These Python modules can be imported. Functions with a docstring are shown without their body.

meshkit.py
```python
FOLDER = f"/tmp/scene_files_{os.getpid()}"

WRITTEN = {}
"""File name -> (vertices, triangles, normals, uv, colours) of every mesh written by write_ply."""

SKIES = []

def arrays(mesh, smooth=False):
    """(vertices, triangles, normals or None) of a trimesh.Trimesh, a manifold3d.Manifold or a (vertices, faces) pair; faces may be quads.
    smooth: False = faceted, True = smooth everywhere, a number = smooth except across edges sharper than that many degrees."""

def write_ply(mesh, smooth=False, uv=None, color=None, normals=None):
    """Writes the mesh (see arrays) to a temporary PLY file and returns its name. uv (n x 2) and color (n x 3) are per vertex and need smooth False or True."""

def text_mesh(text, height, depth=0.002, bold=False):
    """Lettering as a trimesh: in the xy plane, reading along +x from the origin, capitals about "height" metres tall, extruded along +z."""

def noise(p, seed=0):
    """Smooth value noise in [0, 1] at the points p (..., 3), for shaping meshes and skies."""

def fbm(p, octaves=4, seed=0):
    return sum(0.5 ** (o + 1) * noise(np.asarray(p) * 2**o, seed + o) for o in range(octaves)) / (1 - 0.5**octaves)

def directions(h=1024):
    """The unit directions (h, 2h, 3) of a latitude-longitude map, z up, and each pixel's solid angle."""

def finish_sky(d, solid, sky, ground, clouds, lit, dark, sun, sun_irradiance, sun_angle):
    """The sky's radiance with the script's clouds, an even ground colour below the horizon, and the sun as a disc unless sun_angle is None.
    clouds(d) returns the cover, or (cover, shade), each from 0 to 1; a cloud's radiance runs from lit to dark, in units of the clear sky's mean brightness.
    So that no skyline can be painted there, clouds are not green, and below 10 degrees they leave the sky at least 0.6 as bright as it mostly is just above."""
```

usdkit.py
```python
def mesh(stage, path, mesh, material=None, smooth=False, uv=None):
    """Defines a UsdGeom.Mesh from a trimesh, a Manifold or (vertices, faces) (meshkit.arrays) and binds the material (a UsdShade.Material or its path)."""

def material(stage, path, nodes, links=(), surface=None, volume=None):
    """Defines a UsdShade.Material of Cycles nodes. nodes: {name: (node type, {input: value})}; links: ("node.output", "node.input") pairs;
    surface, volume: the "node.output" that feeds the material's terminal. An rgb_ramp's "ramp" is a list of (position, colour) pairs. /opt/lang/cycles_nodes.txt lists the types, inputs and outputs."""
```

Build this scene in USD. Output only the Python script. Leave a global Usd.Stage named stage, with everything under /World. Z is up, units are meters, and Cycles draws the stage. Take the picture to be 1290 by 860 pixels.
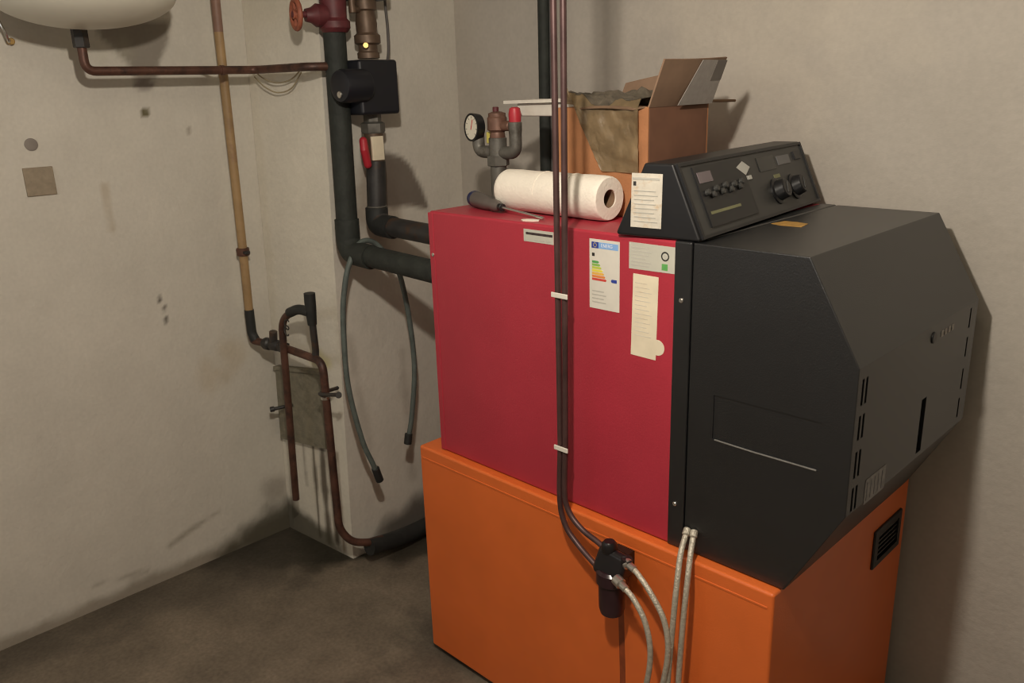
import math, random
import numpy as np, trimesh, manifold3d, shapely
from shapely.geometry import Polygon, Point, LineString
import usdkit, meshkit
from pxr import Usd, UsdGeom, UsdLux, UsdShade, Gf, Sdf, Vt

random.seed(7); RNG = np.random.default_rng(7)
stage = Usd.Stage.CreateInMemory()
UsdGeom.SetStageUpAxis(stage, 'Z'); UsdGeom.SetStageMetersPerUnit(stage, 1.0)
UsdGeom.Xform.Define(stage, '/World')

# ------------------------------------------------------------------ camera, light, exposure
CAM = (1.7167, -1.3217, 1.6022); YAW, PITCH, ROLL, FPX = 2.3610, 0.2954, -0.0315, 1049.41
EXPOSURE = 1.97
LAMP_POS = (1.15, -0.92, 2.02); LAMP_POWER = 24.0; LAMP_RADIUS = 0.034; LAMP_COLOR = (1.0, 0.90, 0.77)


def camera():
    f = np.array([math.cos(YAW) * math.cos(PITCH), math.sin(YAW) * math.cos(PITCH), -math.sin(PITCH)])
    r = np.array([math.sin(YAW), -math.cos(YAW), 0.0]); u = np.cross(r, f)
    c, s = math.cos(ROLL), math.sin(ROLL)
    R, U = c * r + s * u, -s * r + c * u
    m = Gf.Matrix4d(*R, 0, *U, 0, *(-f), 0, *CAM, 1)
    cam = UsdGeom.Camera.Define(stage, '/World/camera')
    cam.AddTransformOp().Set(m)
    cam.CreateHorizontalApertureAttr(36.0); cam.CreateVerticalApertureAttr(24.0)
    cam.CreateFocalLengthAttr(36.0 * FPX / 1290); cam.CreateClippingRangeAttr((0.05, 100.0))
    cam.CreateExposureAttr(EXPOSURE)
    cam.CreateFStopAttr(5.0); cam.CreateFocusDistanceAttr(2.0)


camera()
lamp_x = UsdGeom.Xform.Define(stage, '/World/ceiling_lamp'); lamp_x.AddTranslateOp().Set(Gf.Vec3d(*LAMP_POS))
sl = UsdLux.SphereLight.Define(stage, '/World/ceiling_lamp/bulb_light')
sl.CreateRadiusAttr(LAMP_RADIUS); sl.CreateIntensityAttr(LAMP_POWER); sl.CreateExposureAttr(4.0)
sl.CreateColorAttr(Gf.Vec3f(*LAMP_COLOR)); sl.CreateNormalizeAttr(False)
FILL_POWER, FILL_COLOR = 0.55, (0.92, 0.95, 1.0)          # added fill light, set as an unseen window behind the camera
wl = UsdLux.RectLight.Define(stage, '/World/added_fill_light')
wl.CreateWidthAttr(1.10); wl.CreateHeightAttr(0.55); wl.CreateIntensityAttr(FILL_POWER); wl.CreateColorAttr(Gf.Vec3f(*FILL_COLOR))
wl.AddTranslateOp().Set(Gf.Vec3d(-0.1, -2.66, 1.80)); wl.AddRotateXOp().Set(90.0)   # faces +y, into the room


# ------------------------------------------------------------------ materials
def srgb(r, g, b):
    c = np.array([r, g, b], float) / 255
    return tuple(np.where(c <= .04045, c / 12.92, ((c + .055) / 1.055) ** 2.4))


M = {}


def mat(name, col, rough=0.5, metal=0.0, var=0.12, scale=9.0, bump=0.0, bscale=120.0, spec=0.5, coat=0.0, trans=None, worn=None, wscale=14.0):
    """A surface whose colour wanders a little with noise; worn = (colour, amount) of blotches."""
    lo = tuple(np.clip(np.array(col) * (1 - var), 0, 1)); hi = tuple(np.clip(np.array(col) * (1 + var), 0, 1))
    n = {'g': ('texture_coordinate', {}), 'n': ('noise_texture', {'scale': scale, 'detail': 5.0, 'roughness': .6}),
         'r': ('rgb_ramp', {'ramp': [(0.3, lo), (0.7, hi)]}),
         'p': ('principled_bsdf', {'roughness': rough, 'metallic': metal, 'specular_ior_level': spec, 'coat_weight': coat})}
    l = [('g.object', 'n.vector'), ('n.fac', 'r.fac')]
    out = 'r.color'
    if worn:
        n['wn'] = ('noise_texture', {'scale': wscale, 'detail': 7.0, 'roughness': .7})
        n['wr'] = ('rgb_ramp', {'ramp': [(0.62 - worn[1] * .3, (0, 0, 0)), (0.78 - worn[1] * .3, (1, 1, 1))]})
        n['mx'] = ('mix_color', {'b': worn[0]})
        l += [('g.object', 'wn.vector'), ('wn.fac', 'wr.fac'), ('wr.color', 'mx.fac'), (out, 'mx.a')]
        out = 'mx.result'
    l.append((out, 'p.base_color'))
    if bump:
        n['bn'] = ('noise_texture', {'scale': bscale, 'detail': 4.0}); n['b'] = ('bump', {'strength': 1.0, 'distance': bump})
        l += [('g.object', 'bn.vector'), ('bn.fac', 'b.height'), ('b.normal', 'p.normal')]
    surf = 'p.BSDF'
    if trans:
        n['t'] = ('transparent_bsdf', {'color': trans[1]}); n['m'] = ('mix_closure', {'fac': trans[0]})
        l += [('p.BSDF', 'm.closure1'), ('t.BSDF', 'm.closure2')]; surf = 'm.closure'
    M[name] = usdkit.material(stage, '/World/Looks/' + name, n, l, surface=surf)
    return M[name]


def tone_mat(name, rough, bump, bscale, var, spec=0.3):
    """Plaster / concrete: the tone comes from the mesh (dirt and stains of their own shape), grain from noise."""
    n = {'g': ('geometry', {}), 'a': ('attribute', {'attribute': 'tone'}),
         'n': ('noise_texture', {'scale': 5.0, 'detail': 8.0, 'roughness': .62}),
         'r': ('rgb_ramp', {'ramp': [(0.3, (1 - var,) * 3), (0.7, (1, 1, 1))]}),
         'f': ('noise_texture', {'scale': 90.0, 'detail': 3.0}),
         'fr': ('rgb_ramp', {'ramp': [(0.3, (1 - var * .6,) * 3), (0.7, (1, 1, 1))]}),
         'm1': ('mix_color', {'blend_type': 'multiply', 'fac': 1.0}), 'm2': ('mix_color', {'blend_type': 'multiply', 'fac': 1.0}),
         'bn': ('noise_texture', {'scale': bscale, 'detail': 6.0, 'roughness': .55}), 'b': ('bump', {'strength': 1.0, 'distance': bump}),
         'p': ('principled_bsdf', {'roughness': rough, 'specular_ior_level': spec})}
    l = [('g.position', 'n.vector'), ('g.position', 'f.vector'), ('g.position', 'bn.vector'), ('n.fac', 'r.fac'), ('f.fac', 'fr.fac'),
         ('a.color', 'm1.a'), ('r.color', 'm1.b'), ('m1.result', 'm2.a'), ('fr.color', 'm2.b'), ('m2.result', 'p.base_color'),
         ('bn.fac', 'b.height'), ('b.normal', 'p.normal')]
    M[name] = usdkit.material(stage, '/World/Looks/' + name, n, l, surface='p.BSDF')


WALL = np.array([0.66, 0.625, 0.55]); STEP_WALL = np.array([0.80, 0.755, 0.65]); RIGHT_WALL = np.array([0.51, 0.47, 0.415]); FAR_WALL = np.array([0.36, 0.34, 0.30]); FLOOR = np.array([0.26, 0.212, 0.158])  # light balance in the tones: step wall lightened, right and unseen walls darkened
tone_mat('plaster', 0.85, 0.003, 26.0, 0.10)
tone_mat('concrete', 0.7, 0.004, 30.0, 0.42, 0.3)
mat('ceiling_paint', (.42, .40, .35), .9, var=.05, bump=.002, bscale=30)
mat('orange_paint', (.70, .148, .030), .36, var=.06, scale=6, bump=.0004, bscale=250)
mat('red_paint', (.405, .030, .050), .40, var=.06, scale=6, bump=.0004, bscale=250)
mat('anthracite', (.0095, .010, .011), .33, var=.10, scale=12, bump=.0004, bscale=420, spec=.95)
mat('panel_black', (.009, .009, .010), .40, var=.1, scale=12)
mat('panel_face', (.040, .040, .038), .42, var=.12, scale=25)
mat('black_plastic', (.010, .010, .011), .38, var=.1)
mat('slot_black', (.004, .004, .004), .8, var=.1)
mat('rubber_black', (.018, .019, .018), .62, var=.25, scale=30, bump=.001, bscale=90)
mat('insulation', (.022, .026, .022), .72, var=.3, scale=22, bump=.0025, bscale=60)
mat('pump_black', (.010, .011, .016), .45, var=.2)
mat('grey_steel', (.135, .128, .112), .5, .35, var=.25, scale=25, worn=((.06, .05, .04), .35))
mat('dark_steel', (.045, .043, .042), .5, .3, var=.3, scale=25, worn=((.09, .05, .03), .25))
mat('copper_dull', (.125, .060, .042), .5, .45, var=.35, scale=16, worn=((.05, .032, .028), .45))
mat('copper_line', (.080, .042, .040), .42, .35, var=.3, scale=16)
mat('brass', (.125, .082, .055), .5, .35, var=.25, scale=30)
mat('bronze', (.16, .085, .06), .5, .35, var=.25, scale=30)
mat('brass_bright', (.55, .36, .14), .3, .8, var=.15)
mat('yellow_pipe', (.35, .225, .105), .55, var=.22, scale=9, worn=((.26, .15, .085), .3))
mat('mauve_pipe', (.24, .14, .105), .55, var=.25, scale=9)
mat('red_cast', (.10, .018, .022), .55, var=.3, scale=30)
mat('red_plastic', (.42, .022, .035), .45, var=.12)
mat('orange_wheel', (.30, .090, .050), .55, var=.25, scale=40)
mat('tank_white', (.70, .68, .58), .35, var=.04, scale=6)
mat('paper_white', (.80, .74, .64), .8, var=.04, scale=40, bump=.0006, bscale=300)
mat('towel', (.86, .80, .70), .9, var=.03, scale=40, bump=.0012, bscale=160)
mat('card_core', (.20, .12, .07), .8, var=.15)
mat('cardboard', (.40, .175, .075), .82, var=.14, scale=12, bump=.0006, bscale=200)
mat('cardboard_end_shaded', (.18, .083, .048), .82, var=.14, scale=12)  # shade on the box end put into a darker cardboard colour
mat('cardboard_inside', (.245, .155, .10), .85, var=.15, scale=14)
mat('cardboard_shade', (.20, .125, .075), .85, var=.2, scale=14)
mat('grey_label', (.34, .31, .285), .6, var=.10, scale=60)
mat('grey_tape', (.16, .14, .125), .5, var=.1)
mat('foam_white', (.66, .62, .55), .8, var=.06, scale=40)
mat('plastic_film', (.27, .20, .115), .38, var=.35, scale=14, bump=.006, bscale=28, trans=(.40, (.8, .68, .5)))
mat('film_dark', (.125, .105, .078), .5, var=.5, scale=18, bump=.006, bscale=30)
mat('sticker', (.66, .63, .56), .55, var=.04, scale=30)
mat('sticker_cream', (.74, .66, .50), .6, var=.07, scale=22)
mat('sticker_grey', (.50, .49, .42), .55, var=.05, scale=30)
mat('sticker_aged', (.60, .56, .48), .6, var=.12, scale=30, worn=((.50, .36, .22), .3), wscale=26)
mat('clear_sticker', (.17, .16, .155), .25, var=.4, scale=60)
mat('print_grey', (.47, .455, .405), .6, var=.1)
mat('print_dark', (.030, .028, .026), .6, var=.1)
mat('print_black', (.045, .03, .03), .5, var=.1)
mat('flag_blue', (.03, .055, .30), .55, var=.05)
mat('band_blue', (.22, .40, .72), .55, var=.05)
mat('star_yellow', (.8, .6, .05), .55, var=.05)
mat('print_white', (.75, .75, .78), .55, var=.03)
mat('green_a', (.10, .36, .10), .55, var=.05); mat('green_b', (.26, .48, .10), .55, var=.05); mat('green_c', (.50, .58, .08), .55, var=.05)
mat('yellow_d', (.78, .66, .08), .55, var=.05); mat('orange_e', (.78, .44, .08), .55, var=.05); mat('orange_f', (.72, .24, .06), .55, var=.05)
mat('red_g', (.60, .07, .05), .55, var=.05); mat('class_green', (.12, .36, .10), .55, var=.06)
mat('ochre', (.42, .23, .05), .55, var=.25, scale=80)
mat('lens_mauve', (.16, .13, .14), .25, var=.15)
mat('lens_dark', (.020, .021, .020), .15, var=.2)
mat('lens_grey', (.11, .11, .115), .3, var=.2)
mat('emblem_pale', (.52, .52, .48), .5, var=.08)
mat('strip_olive', (.20, .20, .10), .5, var=.15)
mat('hose_braid', (.50, .46, .38), .35, .35, var=.22, scale=120, bump=.002, bscale=300)
mat('chrome', (.62, .60, .56), .22, .9, var=.08)
mat('oil_filter', (.012, .010, .011), .32, var=.3)
mat('filter_bowl', (.030, .012, .016), .25, var=.3)
mat('hose_green', (.100, .122, .112), .55, var=.25, scale=30)
mat('cable_grey', (.11, .10, .095), .6, var=.1)
mat('pale_wire', (.36, .30, .19), .7, var=.15)
mat('concrete_plate', (.225, .205, .150), .85, var=.22, scale=26, bump=.003, bscale=60)
mat('tan_plate', (.30, .245, .175), .75, var=.14, scale=60)
mat('plug_grey', (.24, .21, .185), .75, var=.12)
mat('driver_blue', (.020, .026, .085), .35, var=.15); mat('driver_grey', (.11, .095, .085), .4, var=.15)
mat('gauge_face', (.70, .66, .55), .5, var=.04); mat('needle_red', (.40, .05, .05), .5, var=.05)
mat('bulb_glass', (.9, .85, .75), .4, var=.02)
mat('yellow_tag', (.60, .52, .12), .5, var=.1)
mat('oil_stain', (.26, .055, .018), .3, var=.25, scale=30)
mat('lip_highlight', (.13, .125, .115), .4, var=.3, scale=80)  # pale colour paints the light caught by the grip lip


# ------------------------------------------------------------------ things, parts, sub-parts
USED = {}


def free(path):
    n = USED.get(path, -1) + 1; USED[path] = n
    return path if n == 0 else f'{path}_{n:03d}'


BASE = {}


def tag(prim, label=None, cat=None, group=None, kind=None):
    for k, v in (('label', label), ('category', cat), ('group', group), ('kind', kind)):
        if v: prim.SetCustomDataByKey(k, v)
    return prim


def thing(name, label, cat, base, group=None):
    p = free('/World/' + name); x = UsdGeom.Xform.Define(stage, p); x.AddTranslateOp().Set(Gf.Vec3d(*map(float, base)))
    BASE[p] = np.array(base, float)
    return tag(x.GetPrim(), label, cat, group)


def part(parent, name, m, material, smooth=35, label=None):
    pp = str(parent.GetPath()) if parent is not None else '/World'
    b = BASE.get(pp, np.zeros(3)); path = free(pp + '/' + name)
    v, f = (np.array(m.vertices), np.array(m.faces)) if isinstance(m, trimesh.Trimesh) else (lambda a: (a[0], a[1]))(meshkit.arrays(m))
    g = usdkit.mesh(stage, path, trimesh.Trimesh(v - b, f, process=False), M[material], smooth=smooth)
    BASE[path] = b
    return tag(g.GetPrim(), label) if label else g.GetPrim()


def lone(name, m, material, label, cat, base=None, smooth=35):
    base = np.array(m.bounds).mean(0) if base is None else base
    t = thing(name, label, cat, base); return t


def cat(*ms): return trimesh.util.concatenate(ms)


def man(m):
    m = trimesh.Trimesh(m.vertices, m.faces, process=True); m.merge_vertices()
    return manifold3d.Manifold(manifold3d.Mesh(np.asarray(m.vertices, np.float32), np.asarray(m.faces, np.uint32)))


def unman(x):
    a = x.to_mesh(); return trimesh.Trimesh(a.vert_properties[:, :3], a.tri_verts, process=False)


def diff(a, *bs):
    r = man(a)
    for b in bs: r = r - man(b)
    return unman(r)


SPH = trimesh.creation.icosphere(2)


def round_hull(pts, r):
    """Rounded convex body: the hull of small spheres at the given corners."""
    return trimesh.Trimesh(np.vstack([SPH.vertices * r + p for p in np.asarray(pts, float)])).convex_hull


def rbox(lo, hi, r=.004):
    lo, hi = np.minimum(lo, hi), np.maximum(lo, hi); r = min(r, .49 * float((hi - lo).min()))
    return round_hull([[(lo[0] + r, hi[0] - r)[i], (lo[1] + r, hi[1] - r)[j], (lo[2] + r, hi[2] - r)[k]] for i in (0, 1) for j in (0, 1) for k in (0, 1)], r)


def box(lo, hi):
    lo, hi = np.array(lo, float), np.array(hi, float); m = trimesh.creation.box(np.abs(hi - lo)); m.apply_translation((lo + hi) / 2); return m


def hull(pts): return trimesh.Trimesh(np.array(pts, float)).convex_hull


def fillet(pts, rad, n=7):
    pts = [np.array(p, float) for p in pts]; out = [pts[0]]
    for i in range(1, len(pts) - 1):
        a, b, c = pts[i - 1], pts[i], pts[i + 1]
        la, lc = np.linalg.norm(a - b), np.linalg.norm(c - b)
        d = min(rad, .45 * la, .45 * lc); p, q = b + (a - b) / la * d, b + (c - b) / lc * d
        for t in np.linspace(0, 1, n): out.append((1 - t) ** 2 * p + 2 * t * (1 - t) * b + t * t * q)
    return np.array(out + [pts[-1]])


def spline(pts, n=10):
    P = np.array(pts, float); P = np.vstack([2 * P[0] - P[1], P, 2 * P[-1] - P[-2]]); out = []
    for i in range(1, len(P) - 2):
        for t in np.linspace(0, 1, n, endpoint=False):
            a, b, c, d = P[i - 1:i + 3]
            out.append(.5 * (2 * b + (c - a) * t + (2 * a - 5 * b + 4 * c - d) * t * t + (3 * b - a - 3 * c + d) * t ** 3))
    return np.array(out + [P[-2]])


def tube(path, r, sides=18):
    P = np.array(path, float); n = len(P); r = np.broadcast_to(np.asarray(r, float), (n,))
    T = np.gradient(P, axis=0); T /= np.linalg.norm(T, axis=1, keepdims=True)
    u = np.cross(T[0], [0, 0, 1.]) if abs(T[0][2]) < .9 else np.cross(T[0], [1., 0, 0]); u /= np.linalg.norm(u)
    a = np.linspace(0, 2 * np.pi, sides, endpoint=False); V = []
    for i in range(n):
        u = u - T[i] * (u @ T[i]); u /= np.linalg.norm(u); w = np.cross(T[i], u)
        V.append(P[i] + r[i] * (np.cos(a)[:, None] * u + np.sin(a)[:, None] * w))
    V = np.vstack(V + [P[:1], P[-1:]]); F = []
    for i in range(n - 1):
        for k in range(sides):
            p, q = i * sides + k, i * sides + (k + 1) % sides
            F += [[p, q, q + sides], [p, q + sides, p + sides]]
    for k in range(sides):
        F += [[n * sides, (k + 1) % sides, k], [n * sides + 1, (n - 1) * sides + k, (n - 1) * sides + (k + 1) % sides]]
    m = trimesh.Trimesh(V, F, process=False); 
    if m.volume < 0: m.invert()
    return m


def lathe(prof, origin, axis=(0, 0, 1), sides=36):
    """prof: (radius, distance along the axis) pairs, closed at both ends."""
    axis = np.array(axis, float); axis /= np.linalg.norm(axis)
    m = trimesh.creation.revolve(np.array([(max(r, 0), h) for r, h in prof]), sections=sides)
    m.apply_transform(trimesh.geometry.align_vectors([0, 0, 1], axis)); m.apply_translation(origin)
    return m


def cyl(p, q, r, c=.0015, sides=28):
    p, q = np.array(p, float), np.array(q, float); L = np.linalg.norm(q - p); c = min(c, r * .4, L * .3)
    return lathe([(0, 0), (r - c, 0), (r, c), (r, L - c), (r - c, L), (0, L)], p, q - p, sides)


def hexnut(p, q, r): return cyl(p, q, r, .002, 6)


def flat(poly, o, u, v, t):
    """A thin plate: the polygon in the plane (o, u, v), t thick along u x v."""
    m = trimesh.creation.extrude_polygon(poly if isinstance(poly, Polygon) else Polygon(poly), t, engine='earcut')
    u, v = np.array(u, float), np.array(v, float); n = np.cross(u, v)
    n /= np.linalg.norm(n)
    m.vertices = np.array(o) + m.vertices[:, :1] * u + m.vertices[:, 1:2] * v + m.vertices[:, 2:] * n
    if m.volume < 0: m.invert()
    return m


def rect(a, b, c, d): return Polygon([(a, b), (c, b), (c, d), (a, d)])


# ------------------------------------------------------------------ the room
XL, XB, YR, ZF, ZC = -0.99, -0.61, 0.75, -0.02, 2.42
YN, XE = -2.7, 3.0


def soft(P, poly, w):
    """1 inside the outline, 0 outside, w wide and ragged at the edge."""
    q = shapely.points(P[:, 0], P[:, 1]); d = shapely.distance(poly, q) - np.where(shapely.contains(poly, q), shapely.distance(poly.exterior, q), 0)
    d = d + (meshkit.fbm(np.c_[P * 14, np.zeros(len(P))], 4, 3) - .5) * w * 2.2
    t = np.clip(.5 - d / (2 * w), 0, 1); return t * t * (3 - 2 * t)


def sheet(name, c00, c10, c11, c01, step, base, material, patches, thick, axes):
    """One face of the room as a slab of real thickness; stains: (outline in the two given axes, edge, colour, amount)."""
    c00, c10, c11, c01 = (np.array(c, float) for c in (c00, c10, c11, c01))
    nu = max(2, int(np.linalg.norm(c10 - c00) / step) + 1); nv = max(2, int(np.linalg.norm(c01 - c00) / step) + 1)
    s, t = np.meshgrid(np.linspace(0, 1, nu), np.linspace(0, 1, nv), indexing='ij'); s, t = s.ravel()[:, None], t.ravel()[:, None]
    P = (1 - s) * (1 - t) * c00 + s * (1 - t) * c10 + s * t * c11 + (1 - s) * t * c01
    n = np.cross(c10 - c00, c01 - c00); n /= np.linalg.norm(n)
    i, j = np.meshgrid(np.arange(nu - 1), np.arange(nv - 1), indexing='ij'); a = (i * nv + j).ravel(); N = len(P)
    F = np.vstack([np.c_[a, a + nv, a + nv + 1], np.c_[a, a + nv + 1, a + 1]])
    col = np.tile(np.array(base, float), (N, 1))
    Q = P[:, axes]
    for poly, w, c, amt in patches:
        k = soft(Q, poly, w)[:, None] * amt; col = col * (1 - k) + np.array(c) * k
    back = np.array([c00, c10, c11, c01]) - n * thick
    rim = [k * nv for k in range(nu)] + [(nu - 1) * nv + k for k in range(1, nv)] + [k * nv + nv - 1 for k in range(nu - 2, -1, -1)] + list(range(nv - 2, 0, -1))
    corner = {0: 0, (nu - 1) * nv: 1, nu * nv - 1: 2, nv - 1: 3}
    F2 = [[N, N + 2, N + 1], [N, N + 3, N + 2]]; cur = 0
    for x, y in zip(rim, rim[1:] + rim[:1]):
        F2.append([x, N + cur, y])
        if y in corner and corner[y] != cur:
            F2.append([N + cur, N + corner[y], y]); cur = corner[y]
    V = np.vstack([P, back]); col = np.vstack([col, np.tile(base, (4, 1))])
    path = free('/World/' + name)
    g = usdkit.mesh(stage, path, trimesh.Trimesh(V, np.vstack([F, F2]), process=False), M[material], smooth=False)
    UsdGeom.PrimvarsAPI(g).CreatePrimvar('tone', Sdf.ValueTypeNames.Color3fArray, 'vertex').Set(Vt.Vec3fArray.FromNumpy(col.astype(np.float32)))
    tag(g.GetPrim(), kind='structure')


def blob(x, y, rx, ry=None): return shapely.affinity.scale(Point(x, y).buffer(1), rx, ry or rx, origin=(x, y))


def streak(pts, w): return LineString(pts).buffer(w)


DIRT = (.24, .20, .155); RUST = (.22, .14, .09)
left_patches = [
    (Polygon([(-.335, 1.83), (-.10, 1.83), (-.108, 1.775), (-.150, 1.715), (-.165, 1.66), (-.232, 1.66), (-.245, 1.715), (-.32, 1.775)]), .010, (.215, .185, .150), .80),  # brown funnel-shaped patch below the heater
    (blob(-.205, 1.645, .032, .016), .008, (.19, .15, .14), .8), (blob(-.218, 1.562, .011, .011), .003, (.12, .10, .04), .95),
    (blob(-.081, 1.500, .005, .017), .003, DIRT, .8), (blob(-.261, .973, .006, .008), .002, (.10, .085, .07), .95),
    (blob(-.253, .940, .004, .008), .002, (.10, .085, .07), .8), (blob(-.249, .900, .008, .008), .002, (.10, .085, .07), .95),
    (streak([(-.376, 1.35), (-.374, 1.22)], .007), .009, (.42, .33, .22), .5),
    (streak([(-.36, .105), (-.30, .125), (-.17, .16)], .010), .010, (.25, .215, .165), .6), (streak([(-.62, .07), (-.45, .045)], .006), .008, (.25, .215, .165), .45),
    (Polygon([(-2.7, -.05), (.2, -.05), (.2, .055), (-.1, .03), (-.6, .012), (-2.7, .01)]), .022, (.26, .22, .165), .75),
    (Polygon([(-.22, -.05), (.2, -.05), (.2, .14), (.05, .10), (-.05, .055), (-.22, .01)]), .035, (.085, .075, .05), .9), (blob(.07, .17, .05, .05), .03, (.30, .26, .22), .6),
    (blob(-.05, .72, .05, .05), .04, (.48, .36, .20), .35), (blob(-.14, .68, .04, .06), .04, (.48, .37, .22), .3),
    (blob(-.33, 1.77, .10, .03), .05, (.52, .50, .36), .4)]
sheet('wall_left', (XL, YN, ZF), (XL, .10, ZF), (XL, .17, ZC), (XL, YN, ZC), .0125, WALL, 'plaster', left_patches, .08, [1, 2])
step_stains = [(streak([(-.80, .40), (-.80, .01)], .008), .006, (.11, .085, .06), .9), (streak([(-.750, .38), (-.745, .0)], .016), .010, (.11, .085, .06), .9),
               (streak([(-.700, .38), (-.695, .02)], .012), .009, (.13, .10, .07), .9), (streak([(-.86, .37), (-.855, .2)], .006), .006, DIRT, .6), (streak([(-.665, .38), (-.66, .0)], .007), .006, RUST, .8),
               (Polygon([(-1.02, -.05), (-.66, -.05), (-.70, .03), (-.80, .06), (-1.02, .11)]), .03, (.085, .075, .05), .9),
               (blob(-.72, .71, .06, .03), .02, (.62, .56, .20), .6), (blob(-.80, .63, .10, .03), .03, DIRT, .5)]
sheet('wall_corner', (XL - .01, .10, ZF), (XB, .135, ZF), (XB, .215, ZC), (XL - .01, .17, ZC), .010, STEP_WALL, 'plaster', step_stains, .02, [0, 2])
back_patches = [(Polygon([(.2, -.05), (.78, -.05), (.78, .16), (.45, .12), (.28, .06), (.2, .0)]), .04, (.10, .085, .07), .9), (blob(.36, 1.22, .10, .16), .05, (.30, .235, .175), .65),  # darker band along the floor, then a soft brown patch
               (Polygon([(.400, 1.405), (.475, 1.390), (.525, 1.335), (.565, 1.26), (.58, 1.20), (.38, 1.23)]), .010, (.13, .10, .078), .88), (streak([(.20, .80), (.26, .25)], .012), .02, DIRT, .3), (streak([(.42, .7), (.43, .2)], .01), .02, DIRT, .3)]  # first outline: dark brown arc-shaped patch beside the return pipe
sheet('wall_back', (XB, .135, ZF), (XB, YR, ZF), (XB, YR, ZC), (XB, .215, ZC), .0125, WALL, 'plaster', back_patches, .08, [1, 2])
right_stains = [(blob(.13, 1.83, .006, .004), .002, DIRT, .7), (blob(.35, 2.0, .012, .006), .003, DIRT, .5), (blob(1.36, .50, .010, .007), .004, (.3, .25, .2), .7), (blob(1.33, .57, .012, .006), .004, (.3, .25, .2), .6),
                (blob(.6, 1.78, .3, .2), .2, (.64, .58, .48), .4)]
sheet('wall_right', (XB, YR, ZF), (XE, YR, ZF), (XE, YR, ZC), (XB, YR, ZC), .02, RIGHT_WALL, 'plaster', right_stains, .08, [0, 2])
sheet('wall_front', (XE, YN, ZF), (XL, YN, ZF), (XL, YN, ZC), (XE, YN, ZC), .1, FAR_WALL, 'plaster', [], .08, [0, 2])
sheet('wall_rear', (XE, YR, ZF), (XE, YN, ZF), (XE, YN, ZC), (XE, YR, ZC), .1, FAR_WALL, 'plaster', [], .08, [1, 2])
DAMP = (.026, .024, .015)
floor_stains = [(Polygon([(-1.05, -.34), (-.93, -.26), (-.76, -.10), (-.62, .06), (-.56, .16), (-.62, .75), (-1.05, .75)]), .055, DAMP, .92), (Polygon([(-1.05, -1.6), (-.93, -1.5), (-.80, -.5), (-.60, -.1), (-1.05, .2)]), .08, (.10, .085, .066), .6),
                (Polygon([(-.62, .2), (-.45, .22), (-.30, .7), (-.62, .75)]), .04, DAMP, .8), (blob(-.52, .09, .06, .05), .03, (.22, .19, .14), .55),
                (blob(-.30, -.55, .028, .02), .01, (.05, .04, .03), .8), (blob(.0, .3, .2, .4), .1, (.06, .05, .04), .6)]
sheet('floor', (XL, YN, ZF), (XE, YN, ZF), (XE, YR, ZF), (XL, YR, ZF), .02, FLOOR, 'concrete', floor_stains, .1, [0, 1])
cl = usdkit.mesh(stage, '/World/ceiling', box((XL, YN, ZC), (XE, YR, ZC + .1)), M['ceiling_paint']); tag(cl.GetPrim(), kind='structure')

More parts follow.
